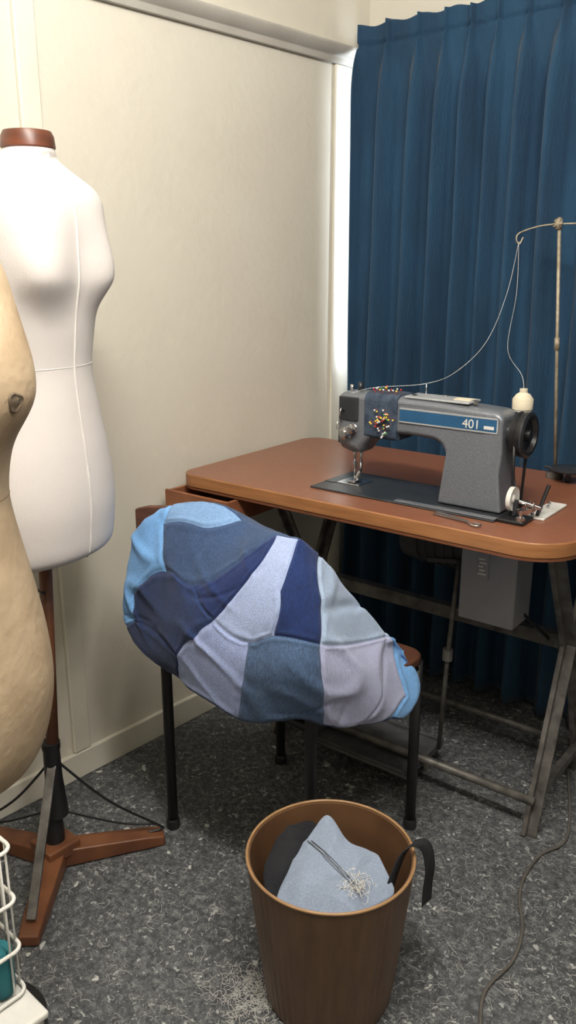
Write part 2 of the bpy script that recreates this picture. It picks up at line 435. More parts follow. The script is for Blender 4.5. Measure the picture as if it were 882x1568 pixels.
# ---------------------------------------------------------------- sewing table
TA=math.radians(4.5); TO=Vector((-1.635,1.395,0))
T=root('sewing_table',TO,TA)
extr('top',rrect(0,0,1.03,.60,(.05,.11,.08,.06),14),.7365,.77,'lam',T,bevel=.004,side_mat='edge')
extr('top_underside',rrect(.001,.001,1.029,.599,(.05,.11,.08,.06),14),.731,.7365,'edgedark',T)
for nm,x in (('left',.2),('right',.95)):
    def L(a,b,nn): bar('leg_%s_%s'%(nm,nn),(x,a[0],a[1]),(x,b[0],b[1]),.012,.036,'steel_leg',T,.002,side=(1,0,0)); bar('legweb_%s_%s'%(nm,nn),(x+.014,a[0],a[1]),(x+.014,b[0],b[1]),.028,.007,'steel_leg',T,.001,side=(1,0,0))
    L((.15,.725),(.31,.43),'upper_front'); L((.48,.725),(.34,.43),'upper_rear')
    L((.31,.45),(.155,.0),'lower_front'); L((.34,.45),(.50,.0),'lower_rear')
    bar('crossfoot_%s'%nm,(x+.01,.185,.09),(x+.01,.47,.09),.02,.02,'steel_leg',T)
    box('top_bracket_%s'%nm,(x-.02,.12,.722),(x+.035,.52,.731),'steel_leg',T,.001)
bar('stretcher_mid',(.2,.325,.435),(.96,.325,.435),.03,.035,'steel_leg',T)
tube('stretcher_low',[(.2,.17,.085),(.96,.17,.085)],.011,'steel_leg',T,14)
tube('stretcher_rear',[(.2,.47,.085),(.96,.47,.085)],.009,'steel_leg',T,14)
box('treadle',(.36,.10,.055),(.66,.30,.066),'treadle',T,.004)
for a,b in (((.36,.10),(.66,.108)),((.36,.292),(.66,.30)),((.36,.10),(.368,.30)),((.652,.10),(.66,.30))): box('treadle_lip',(a[0],a[1],.066),(b[0],b[1],.076),'treadle',T,.002)
for k in (0,1): bar('treadle_hanger_%d'%k,(.34+.34*k,.17,.06),(.34+.34*k,.17,.09),.012,.02,'steel_leg',T)
tube('pitman_rod',[(.67,.25,.075),(.68,.25,.36),(.69,.26,.60)],.006,'steel_leg',T,10)
lathe('pitman_joint',[(.0,-.015),(.013,-.015),(.013,.015),(0,.015)],'steel_leg',T,16,(.679,.25,.35))
box('drawer_front',(-.012,-.038,.672),(.205,-.028,.7305),'drawer',T,.002)
box('drawer_side_left',(-.010,-.028,.676),(.0,.27,.728),'drawer',T,.001)
box('drawer_side_right',(.193,-.028,.676),(.203,.27,.728),'drawer',T,.001)
box('drawer_bottom',(-.010,-.028,.672),(.203,.27,.677),'drawer',T)
box('drawer_back',(.0,.26,.676),(.193,.27,.728),'drawer',T,.001)
lathe('drawer_knob',[(0,0),(.005,0),(.004,.006),(.009,.010),(.008,.015),(0,.017)],'edgedark',T,20,(.10,-.055,.700),axis='y')
lathe('motor_body',[(0,-.11),(.05,-.11),(.068,-.10),(.072,-.06),(.072,.05),(.066,.08),(.04,.085),(.04,.10),(0,.10)],'motor',T,32,(.62,.33,.63),axis='x')
for k in range(5): lathe('motor_fin_%d'%k,[(.066,-.003),(.076,-.003),(.076,.003),(.066,.003)],'motor',T,32,(.57+.025*k,.33,.63),axis='x')
lathe('motor_pulley',[(0,-.01),(.04,-.01),(.034,0),(.04,.01),(0,.01)],'dgrey',T,24,(.75,.33,.63),axis='x')
box('motor_mount',(.56,.28,.69),(.68,.38,.731),'motor',T,.003)
bar('clutch_lever',(.69,.26,.60),(.60,.28,.58),.02,.012,'motor',T)
box('oil_pan',(.40,.10,.69),(.84,.26,.731),'motor',T,.01)
box('switch_box',(.732,.18,.492),(.868,.28,.728),'greybox',T,.004)
box('switch_plate',(.775,.177,.60),(.802,.181,.69),'greybox',T,.001)
lathe('switch_button',[(0,0),(.007,0),(.007,.006),(0,.006)],'black',T,16,(.79,.171,.675),axis='y')
for k in range(5): box('label_mark_%d'%k,(.777+.003*(k%2),.1755,.612+k*.009),(.797-.004*(k%3),.1775,.615+k*.009),'white',T)
tube('switch_cable',[(.86,.24,.52),(.90,.30,.45),(.93,.34,.40)],.004,'black',T,8,smoothp=True)

# ---------------------------------------------------------------- sewing machine
S=root('sewing_machine',TO,TA)
NX=.430; NY=.185
box('bed_plate',(.365,.085,.7695),(.845,.275,.7745),'dgrey',S,.003)
box('bed_rail',(.60,.088,.7745),(.845,.105,.7775),'mgrey',S,.001)
box('needle_plate',(NX-.03,NY-.035,.7745),(NX+.035,NY+.03,.7765),'chrome',S,.001)
box('slide_plate',(.368,NY-.04,.7745),(NX-.032,NY+.04,.7760),'dgrey',S,.001)
def arc(cx,cz,r,a0,a1,k=8): return [(cx+r*math.cos(math.radians(a0+(a1-a0)*i/k)),cz+r*math.sin(math.radians(a0+(a1-a0)*i/k))) for i in range(k+1)]
out=[(.408,.862),(.404,.90),(.403,.985)]+arc(.417,.987,.014,180,90,5)+[(.47,1.003),(.55,1.004),(.66,1.003),(.76,.998)]+arc(.80,.972,.024,80,0,5)+[(.826,.90),(.824,.84),(.838,.776),(.686,.776),(.692,.83)]+arc(.652,.872,.042,0,90,7)[0:]+[(.60,.916),(.56,.914),(.525,.908)]+[(.497,.895),(.475,.872),(.468,.858),(.440,.853)]
def casting():
    ny=9; n=len(out); verts=[];faces=[]
    for j in range(ny):
        t=j/(ny-1); y=NY-.045+.09*t
        e=abs(2*t-1)
        for (x,z) in out:
            cz=.955
            zz=z if z<.8 else cz+(z-cz)*(1-.20*e**5)
            fl=.90
            if z<.80: fl=1.18
            elif z<.86 and x>.6: fl=1.02
            elif x<.48: fl=.86
            verts.append((x,NY+(y-NY)*fl,zz))
    for j in range(ny-1):
        for i in range(n):
            i2=(i+1)%n; faces.append((j*n+i,j*n+i2,(j+1)*n+i2,(j+1)*n+i))
    faces.append(tuple(range(n))); faces.append(tuple(range((ny-1)*n,ny*n))[::-1])
    o=mesh('arm_and_column',verts,faces,'mgrey',S); fixn(o)
    bev(o,.006,4)
casting()
FY=NY-.0415
box('arm_side_band',(.575,FY-.0015,.950),(.815,FY+.006,.977),'mblue',S,.001)
box('arm_side_stripe_1',(.575,FY-.0022,.977),(.815,FY+.006,.980),'mlight',S)
box('arm_side_stripe_2',(.575,FY-.0022,.947),(.815,FY+.006,.950),'mlight',S)
box('arm_side_end',(.812,FY-.0022,.947),(.815,FY+.006,.980),'mlight',S)
box('top_cover',(.58,NY-.034,1.001),(.74,NY+.03,1.0065),'mlight',S,.003)
box('top_plate_small',(.695,NY-.018,1.006),(.735,NY+.01,1.009),'threadc',S,.001)
for k,(a,b) in enumerate(((.60,-.02),(.66,.015),(.75,-.02))): lathe('top_screw_%d'%k,[(0,1.003),(.006,1.003),(.006,1.010),(0,1.010)],'chrome',S,14,(a,NY+b,0))
cu=bpy.data.curves.new('number','FONT'); cu.body='401'; cu.size=.028; cu.extrude=.0006
to=bpy.data.objects.new('number_label',cu); link(to,S); to.location=(.732,FY-.0022,.9535); to.rotation_euler=(math.pi/2,0,0); cu.materials.append(M['white'])
box('number_plate',(.783,FY-.0025,.955),(.806,FY+.002,.962),'white',S)
box('face_plate',(.400,NY-.032,.875),(.406,NY+.032,.99),'dgrey',S,.004)
for k,(z,yy) in enumerate(((.98,-.02),(.98,.02),(.885,0))): lathe('screw_%d'%k,[(0,-.003),(.005,-.003),(.005,0),(0,0)],'chrome',S,12,(.400,NY+yy,z),axis='x')
tube('needle_bar',[(NX,NY,.87),(NX,NY,.815)],.0038,'chrome',S,12)
lathe('needle_clamp',[(0,.808),(.007,.808),(.007,.822),(0,.822)],'chrome',S,12,(NX,NY,0))
tube('needle',[(NX,NY,.81),(NX,NY,.778)],.001,'chrome',S,6)
tube('presser_bar',[(NX+.012,NY+.01,.87),(NX+.012,NY+.01,.80)],.0035,'chrome',S,12)
box('presser_foot',(NX-.008,NY-.022,.778),(NX+.016,NY+.014,.782),'chrome',S,.001)
bar('presser_ankle',(NX+.012,NY+.008,.80),(NX+.006,NY,.782),.01,.01,'chrome',S)
tube('presser_knob',[(NX+.012,NY,.998),(NX+.012,NY,1.022)],.006,'dgrey',S,14)
tube('needle_bar_cap',[(NX-.012,NY,.998),(NX-.012,NY,1.015)],.005,'chrome',S,14)
for k,(x,z,r) in enumerate(((.432,.905,.015),(.452,.918,.011))):
    lathe('tension_disc_%d'%k,[(0,-.022),(r*.55,-.022),(r*.55,-.014),(r,-.012),(r,-.007),(r*.8,-.005),(r,-.003),(r*.5,0),(0,0)],'chrome',S,24,(x,FY,z),axis='y')
tube('takeup_lever',[(.425,FY,.955),(.422,FY-.012,.965),(.420,FY-.014,.945)],.002,'chrome',S,8)
tube('thread_guide',[(.418,FY,.93),(.412,FY-.012,.93),(.412,FY-.014,.915),(.420,FY-.01,.91)],.0015,'chrome',S,8)
tube('knee_lifter_lever',[(.47,NY+.045,.89),(.45,NY+.055,.87),(.44,NY+.05,.86)],.004,'chrome',S,8)
box('head_front_cover',(.409,FY-.002,.935),(.462,FY+.006,.992),'dgrey',S,.003)
def secbox(name,x0,x1,g,mat):
    y0,y1=NY-.0405-g,NY+.0405+g; z0,z1=.902-g,1.004+g
    pr=rrect(y0,z0,y1,z1,(.012,.012,.018,.018),6)
    extr(name,pr,x0,x1,mat,S,bevel=.002,plane='yz')
secbox('pin_band',.480,.568,.0025,'navycloth')
bm=bmesh.new(); names=['red','yellow','pwhite','pgreen','pwhite','yellow']
for i in range(62):
    top=random.random()<.25
    x=random.gauss(.535,.014); x=min(.564,max(.486,x))
    if top: base=Vector((random.uniform(.488,.56),NY+random.uniform(-.035,.03),1.007)); d=Vector((random.uniform(-.4,.4),random.uniform(-.5,.2),1)).normalized()
    else: base=Vector((x,NY-.0445,min(.992,random.gauss(.943,.016)))); d=Vector((random.uniform(-.5,.5),-1,random.uniform(-.5,.5))).normalized()
    c=base+d*.008
    mi=random.randrange(6)
    r=bmesh.ops.create_icosphere(bm,subdivisions=1,radius=.0026,matrix=Matrix.Translation(c))
    for vv in r['verts']:
        for ff in vv.link_faces: ff.material_index=mi; ff.smooth=True
    r=bmesh.ops.create_cone(bm,segments=5,radius1=.0005,radius2=.0005,depth=.010,matrix=Matrix.Translation(base+d*.004)@d.to_track_quat('Z','Y').to_matrix().to_4x4())
me=bpy.data.meshes.new('pins'); bm.to_mesh(me); bm.free()
for q in names: me.materials.append(M[q])
link(bpy.data.objects.new('pins',me),S)
lathe('handwheel',[(0,0.0),(.016,0),(.016,.006),(.036,.008),(.040,.002),(.047,.002),(.049,.008),(.045,.013),(.049,.018),(.049,.030),(.044,.034),(.038,.033),(.034,.024),(.014,.022),(.012,.034),(0,.034)],'black',S,56,(.838,NY,.945),axis='x')
lathe('handwheel_hub',[(0,0),(.024,0),(.024,.014),(.02,.016),(0,.016)],'dgrey',S,32,(.825,NY,.945),axis='x')
lathe('handwheel_ring',[(.047,.0),(.0500,.001),(.0500,.004),(.047,.005)],'dgrey',S,56,(.864,NY,.945),axis='x',cap=False)
for k,dy in enumerate((-.040,.036)):
    tube('belt_%d'%k,[(.852,NY+dy,.935),(.852,NY+dy*.8,.86),(.852,NY+dy*.6,.768)],.0035,'black',S,8)
SX,SYY=.826,NY+.055
bar('spool_bracket',(.80,NY+.03,.984),(SX,SYY,.984),.02,.004,'dgrey',S)
lathe('thread_spool_base',[(0,.986),(.020,.986),(.020,.990),(0,.990)],'white',S,24,(SX,SYY,0))
lathe('thread_spool',[(0,.990),(.022,.990),(.0225,1.012),(.015,1.022),(.0085,1.026),(.0085,1.034),(0,1.034)],'threadc',S,32,(SX,SYY,0))
PXX=.618
tube('thread_post',[(PXX,NY,1.004),(PXX,NY,1.035)],.0015,'chrome',S,8)
lathe('winder_wheel',[(0,-.004),(.006,-.006),(.010,-.002),(.021,-.003),(.026,-.005),(.026,.005),(.021,.003),(.010,.002),(.006,.006),(0,.006)],'white',S,32,(.862,.135,.815),axis='x')
box('winder_base',(.845,.095,.77),(.905,.155,.779),'black',S,.003)
bar('winder_bracket',(.87,.13,.779),(.872,.135,.815),.01,.008,'dgrey',S)
bar('winder_arm',(.875,.135,.812),(.92,.15,.800),.008,.008,'chrome',S)
lathe('winder_bobbin',[(0,-.009),(.012,-.009),(.012,-.007),(.006,-.006),(.006,.006),(.012,.007),(.012,.009),(0,.009)],'chrome',S,20,(.90,.145,.803),axis='x')
lathe('winder_tension',[(0,.779),(.010,.779),(.010,.785),(.004,.788),(.004,.80),(.009,.803),(0,.806)],'chrome',S,20,(.893,.108,0))
box('winder_plate',(.885,.16,.77),(.925,.30,.776),'white',S,.002)
bar('winder_lever',(.905,.17,.776),(.915,.20,.84),.008,.006,'black',S)
for k in range(5): lathe('winder_screw_%d'%k,[(0,.776),(.004,.776),(.004,.781),(0,.781)],'chrome',S,10,(.895+.006*(k%2),.17+.025*k,0))

sc=root('thread_snips',TO+Vector((.80*math.cos(TA)-.05*math.sin(TA),.80*math.sin(TA)+.05*math.cos(TA),.7715)),TA+math.radians(168))
bar('blade_1',(0,0,.002),(.085,.006,.002),.008,.002,'chrome',sc,.0005)
bar('blade_2',(0,.004,.0045),(.085,-.004,.0045),.008,.002,'chrome',sc,.0005)
tube('handle_1',[(0,0,.003),(-.02,.014,.003),(-.035,.012,.003),(-.035,0,.003),(-.015,-.002,.003)],.0022,'chrome',sc,8,smoothp=True)
# ---------------------------------------------------------------- thread stand
TS=root('thread_stand',TO,TA)
PX,PY=.805,.545
lathe('base',[(0,.77),(.022,.77),(.022,.785),(.010,.792),(0,.792)],'steel_leg',TS,24,(PX,PY,0))
tube('pole',[(PX,PY,.79),(PX-.024,PY,1.10),(PX-.046,PY,1.40)],.0042,'wire',TS,12)
tube('pole_joint',[(PX-.0235,PY,1.09),(PX-.0255,PY,1.12)],.0065,'wire',TS,12)
bar('disc_bar',(PX-.02,PY-.02,.80),(PX+.16,PY-.02,.80),.014,.006,'dgrey',TS)
for k,(dx,dy) in enumerate(((.045,-.03),(.13,-.02))):
    lathe('spool_disc_%d'%k,[(0,.800),(.042,.800),(.044,.804),(.040,.807),(.0,.809)],'dgrey',TS,32,(PX+dx,PY+dy,0))
    tube('spool_foot_%d'%k,[(PX+dx,PY+dy,.77),(PX+dx,PY+dy,.80)],.006,'dgrey',TS,10)
t=Vector((PX-.046,PY,1.385))
tube('arm_1',[t,t+Vector((-.04,-.02,-.005)),t+Vector((-.075,-.05,-.02)),t+Vector((-.080,-.056,-.035)),t+Vector((-.074,-.05,-.045)),t+Vector((-.068,-.045,-.030))],.002,'wire',TS,8,smoothp=True)
tube('arm_2',[t,t+Vector((.06,.01,.0)),t+Vector((.13,.02,-.005))],.002,'wire',TS,8,smoothp=True)
tube('clamp',[t+Vector((0,0,-.012)),t+Vector((0,0,.012))],.008,'wire',TS,12)
for k in range(5):
    a=k*1.3; tube('knot_%d'%k,[t+Vector((-.012*math.cos(a),-.006,.010*math.sin(a))),t+Vector((.012*math.cos(a),-.008,-.012*math.sin(a)))],.0025,'wire',TS,8)
hook=t+Vector((-.075,-.052,-.04))
tube('thread_1',[hook,hook+Vector((-.008,-.03,-.12)),hook+Vector((-.025,-.09,-.23)),hook+Vector((-.055,-.18,-.295)),Vector((PXX,NY,1.034)),Vector((.50,NY-.03,1.018)),Vector((.44,NY-.04,1.0))],.0005,'thread',S,6,smoothp=True)
tube('thread_2',[hook,hook+Vector((.004,.0,-.12)),hook+Vector((.0,-.02,-.25)),Vector((SX-.02,SYY+.03,1.06)),Vector((SX,SYY,1.034))],.0005,'thread',S,6,smoothp=True)

# ---------------------------------------------------------------- chair
CO=plan(1.706,0.0); 
C=root('chair',CO,YAW)
Lc,Rc,Nc,Fc=Vector((-.275,0,0)),Vector((.292,0,0)),Vector((.045,-.262,0)),Vector((-.02,.27,0))
for nm,p,ztop in (('left',Lc,.76),('right',Rc,.44),('near',Nc,.74),('far',Fc,.44)):
    q=p if nm!='near' else Nc+Vector((-.0,.035,0))
    pts=[p,p+Vector((0,0,.44))] + ([q+Vector((0,0,ztop))] if ztop>.5 else [])
    tube('leg_'+nm,pts,.0125,'black',C,16)
    lathe('foot_'+nm,[(0,0),(.016,0),(.016,.02),(.013,.024),(0,.024)],'black',C,20,tuple(p))
def quadslab(name,pts,th,mat):
    n=len(pts); v=[tuple(p) for p in pts]+[(p[0],p[1],p[2]+th) for p in pts]
    f=[tuple(range(n))[::-1],tuple(range(n,2*n))]+[(i,(i+1)%n,(i+1)%n+n,i+n) for i in range(n)]
    o=mesh(name,v,f,mat,C)
    bm=bmesh.new(); bm.from_mesh(o.data); bmesh.ops.recalc_face_normals(bm,faces=bm.faces)
    bmesh.ops.bevel(bm,geom=[e for e in bm.edges if abs((e.verts[0].co-e.verts[1].co).normalized().z)>.9],offset=.05,segments=6,affect='EDGES',profile=.5)
    bm.to_mesh(o.data); bm.free(); bev(o,.006,3); return o
ctr=(Lc+Rc+Nc+Fc)/4
def outp(p,k,z): q=ctr+(p-ctr)*k; return (q.x,q.y,z)
quadslab('seat',[outp(Lc,1.0,.437),outp(Nc,.98,.437),outp(Rc,1.10,.437),outp(Fc,1.06,.437)],.022,'brownwood')
for a,b in ((Lc,Nc),(Nc,Rc),(Rc,Fc),(Fc,Lc)):
    tube('seat_rail',[a+Vector((0,0,.425)),b+Vector((0,0,.425))],.010,'black',C,12)
bd=(Nc-Lc).normalized(); bn=Vector((bd.y,-bd.x,0))
def backrest():
    verts=[];faces=[];nx=16
    A=Lc-bd*.050+bn*.01; Bp=Nc-bd*.02-bn*.035
    for i in range(nx+1):
        t=i/nx; p=A.lerp(Bp,t)-bn*(.045*math.sin(math.pi*t))
        e=.02*(abs(2*t-1)**6); drop=.045*t
        for z in (.63+e,.812-e-drop):
            for s in (0,.016):
                q=p+bn*s; verts.append((q.x,q.y,z))
    for i in range(nx):
        a=i*4;b=a+4
        faces+= [(a,b,b+1,a+1),(a+2,a+3,b+3,b+2),(a+1,b+1,b+3,a+3),(a,a+2,b+2,b)]
    faces+=[(0,1,3,2),(nx*4,nx*4+2,nx*4+3,nx*4+1)]
    o=mesh('backrest',verts,faces,'brownwood',C); fixn(o); bev(o,.005,3)
backrest()

# ---------------------------------------------------------------- patchwork denim cover
PT={ # (across, along, height)
'a1':(-.318,1.72,.761),'a2':(-.2815,1.70,.789),'a3':(-.2445,1.68,.816),'a4':(-.1444,1.60,.839),'a5':(-.093,1.56,.820),'a6':(-.019,1.46,.818),'a7':(.0187,1.42,.824),
'a8':(.0553,1.45,.782),'a9':(.1356,1.55,.657),'a10':(.2172,1.62,.537),'a11':(.2765,1.66,.452),'a12':(.2933,1.66,.398),'a13':(.2786,1.62,.369),'a14':(.2158,1.54,.386),
'a15':(.1423,1.48,.412),'a16':(.0667,1.40,.464),'a17':(-.0134,1.38,.483),'a18':(-.0937,1.42,.463),'a19':(-.1757,1.48,.478),'a20':(-.2228,1.54,.486),'a21':(-.2975,1.60,.494),
'a22':(-.3586,1.68,.537),'a23':(-.3643,1.70,.579),'a24':(-.3443,1.71,.689),
'b1':(-.2593,1.64,.783),'b2':(-.175,1.57,.804),'b3':(-.2495,1.57,.7145),'b4':(-.3304,1.65,.615),'b5':(-.1826,1.49,.695),'b6':(-.1418,1.44,.656),'b7':(-.2195,1.51,.549),
'b8':(-.0721,1.38,.637),'b9':(-.0127,1.37,.744),'b10':(-.029,1.36,.664),'b11':(.0613,1.35,.649),'b12':(-.0975,1.45,.769),'b13':(.0585,1.39,.723),'b14':(-.0723,1.42,.755),
'b15':(.1326,1.49,.585),'b16':(.2329,1.63,.483),'b17':(.2527,1.60,.415),'b18':(.0633,1.35,.575),'b19':(-.085,1.38,.566),'b20':(-.2695,1.57,.562),'b21':(-.3289,1.65,.565),
'b22':(-.1784,1.46,.609),'b23':(-.0069,1.33,.599),'b24':(.1426,1.44,.527)}
FC=[('A',['b1','b2','a4','a3']),('A',['b2','a5','a4']),('B',['a2','b1','a3']),
('B',['a1','a24','b1','a2']),('B',['b1','a24','b4','b3']),('B',['a24','a23','b4']),('B',['a23','a22','b21','b4']),
('C1',['b1','b3','b5','b2']),('C1',['b2','b5','b12','a5']),('C1',['a5','b12','a6']),
('C2',['b5','b6','b14','b12']),('C2',['b12','b14','a6']),
('D',['b3','b4','b21','b20']),('D',['b3','b20','b7','b22']),('D',['b3','b22','b6','b5']),
('D2',['b21','a22','a21','b20']),('D2',['b20','a21','a20','b7']),
('E',['a6','b14','b9','a7']),('E',['b14','b6','b8','b9']),('E',['b8','b10','b9']),
('F',['a7','b9','b13','a8']),('F',['b9','b10','b11','b13']),
('G',['a8','b13','a9']),('G',['b13','b11','b15','a9']),('G',['a9','b15','a10']),
('H',['a20','a19','b22','b7']),('H',['b22','b19','b8','b6']),('H',['b22','a19','a18','b19']),
('I',['b8','b19','b23','b10']),('I',['b10','b23','b18','b11']),('I',['b19','a18','a17','b23']),('I',['b23','a17','a16','b18']),
('J',['b11','b18','b24','b15']),('J',['b18','a16','a15','b24']),('J',['b15','b24','b16','a10']),('J',['b24','a14','b17','b16']),('J',['b24','a15','a14']),
('K',['a10','b16','a11']),('K',['b16','b17','a12','a11']),('K',['b17','a13','a12']),('K',['b17','a14','a13'])]
PC={'A':(.21,.37,.64),'B':(.19,.44,.85),'C1':(.036,.074,.170),'C2':(.008,.026,.125),'D':(.015,.038,.135),'D2':(.010,.029,.105),'E':(.37,.46,.72),'F':(.008,.029,.135),
'G':(.41,.53,.74),'H':(.31,.38,.64),'I':(.072,.130,.25),'J':(.44,.47,.69),'K':(.19,.44,.85),'Z':(.04,.08,.18)}
def blanket():
    keys=list(PC.keys()); idx={}; verts=[];faces=[];mi=[]
    def off(name):
        x,y,z=PT[name]; return Vector((x,y-1.706,z))
    for k in PT: idx[k]=len(verts); verts.append(off(k))
    for m,f in FC: faces.append([idx[q] for q in f]); mi.append(keys.index(m))
    ring=['a%d'%i for i in range(1,25)]
    nfit=len(verts)
    cr=[];dr=[]
    for i,k in enumerate(ring,1):
        p=off(k)
        if 2<=i<=6: c=p+Vector((.06,.09,-.04)); d=p+Vector((.09,.13,-.20))
        elif 7<=i<=9: c=p+Vector((.02,.07,-.085)); d=p+Vector((.05,.13,-.24))
        elif i in(1,24,23,22): c=p+Vector((.05,.06,-.02)); d=p+Vector((.12,.10,-.04))
        elif 10<=i<=13: c=p+Vector((-.03,.055,-.035)); d=p+Vector((-.08,.06,-.03))
        else: c=p+Vector((0,.05,.01)); d=p+Vector((0,.10,.02))
        d.z=max(d.z,.47) if i<14 else d.z
        cr.append(len(verts)); verts.append(c); dr.append(len(verts)); verts.append(d)
    n=24
    cont={7:'F',8:'G',9:'G',10:'K'}
    for i in range(n):
        j=(i+1)%n
        faces.append([idx[ring[j]],idx[ring[i]],cr[i],cr[j]]); mi.append(keys.index(cont.get(i+1,'Z' if i>8 else 'C1')))
        faces.append([cr[j],cr[i],dr[i],dr[j]]); mi.append(keys.index('Z'))
    ce=len(verts); verts.append(Vector((.0,.0,.50)))
    for i in range(n): faces.append([dr[(i+1)%n],dr[i],ce]); mi.append(keys.index('Z'))
    me=bpy.data.meshes.new('cage'); me.from_pydata([tuple(v) for v in verts],[],faces); me.update()
    for p,m in zip(me.polygons,mi): p.material_index=m
    fx=bpy.data.objects.new('fx',me); fixn(fx); bpy.data.objects.remove(fx)
    ca=me.attributes.new('crease_edge','FLOAT','EDGE')
    inv={v:k for k,v in idx.items()}
    firm={('a3','a4'),('a4','a5'),('a5','a6'),('a6','a7'),('a7','a8'),('b8','b10'),('b10','b11'),('b11','b15'),('b15','a10'),('b6','b8'),('a10','b16'),('b1','b2'),('b3','b5'),
      ('a15','a16'),('a16','a17'),('a17','a18'),('a18','a19'),('a19','a20'),('a14','a15'),('a8','a9'),('a9','a10')}
    for e in me.edges:
        a,b=inv.get(e.vertices[0]),inv.get(e.vertices[1])
        if (a,b) in firm or (b,a) in firm: ca.data[e.index].value=.5
    for k in keys: me.materials.append(denim('denim_'+k.lower(),PC[k],.92 if k in 'EGHJ' else .75))
    tmp=bpy.data.objects.new('tmp',me); COL.objects.link(tmp)
    s=tmp.modifiers.new('s','SUBSURF'); s.levels=3; s.render_levels=3
    target=[v.copy() for v in verts]
    for it in range(3):
        bpy.context.view_layer.update()
        dg=bpy.context.evaluated_depsgraph_get(); ev=tmp.evaluated_get(dg); em=ev.to_mesh()
        errs=[target[i]-em.vertices[i].co for i in range(nfit)]
        ev.to_mesh_clear()
        for i in range(nfit): me.vertices[i].co=me.vertices[i].co+errs[i]*.75
        me.update()
    s.levels=5
    bpy.context.view_layer.update()
    dg=bpy.context.evaluated_depsgraph_get(); ev=tmp.evaluated_get(dg); m2=bpy.data.meshes.new_from_object(ev)
    bpy.data.objects.remove(tmp)
    bm=bmesh.new(); bm.from_mesh(m2); bm.normal_update()
    d={}
    cur=[]
    for v in bm.verts:
        ms={f.material_index for f in v.link_faces}
        if len(ms)>1: d[v.index]=0; cur.append(v)
    bm.verts.ensure_lookup_table()
    for lev in range(1,6):
        nxt=[]
        for v in cur:
            for e in v.link_edges:
                o=e.other_vert(v)
                if o.index not in d: d[o.index]=lev; nxt.append(o)
        cur=nxt
    for _ in range(7):
        bmesh.ops.smooth_vert(bm,verts=bm.verts,factor=.5,use_axis_x=True,use_axis_y=True,use_axis_z=True)
    bm.normal_update()
    prof={0:-.0024,1:-.0008,2:.0009,3:.0013,4:.0008,5:.0003}
    newco={}
    for v in bm.verts:
        p=v.co
        w=.006*noise.noise(p*6)+.0018*noise.noise(p*15+Vector((3,1,2)))
        m_=.5+.5*max(-1,min(1,2.5*noise.noise(p*5+Vector((9,2,4)))))
        # soft drag folds
        q=Vector(((p.x+p.z)*6.0,p.y*3,(p.z-p.x)*1.8)); c_=noise.noise(q*1.2+Vector((5,0,0)))
        w+=.007*m_*math.exp(-(c_/.10)**2)
        q=Vector(((p.x*.6-p.z)*9,p.y*4,(p.x+p.z*.6)*3)); c_=noise.noise(q+Vector((1,8,3)))
        w-=.005*m_*math.exp(-(c_/.07)**2)
        # puckers next to the seams
        if v.index in d: w+=.0012*noise.noise(p*55)
        w+=prof.get(d.get(v.index,99),0)
        newco[v.index]=p+v.normal*(w-.0008)
        if p.z<.50 and p.y<-.02: newco[v.index].z+=.006*math.sin(p.x*38+1)*min(1,(.50-p.z)/.03)
    for v in bm.verts: v.co=newco[v.index]
    bmesh.ops.smooth_vert(bm,verts=bm.verts,factor=.35,use_axis_x=True,use_axis_y=True,use_axis_z=True)
    bm.to_mesh(m2); bm.free()
    smooth(m2)
    o=bpy.data.objects.new('patchwork_denim_blanket',m2); COL.objects.link(o); o.location=CO; o.rotation_euler=(0,0,YAW)
blanket()

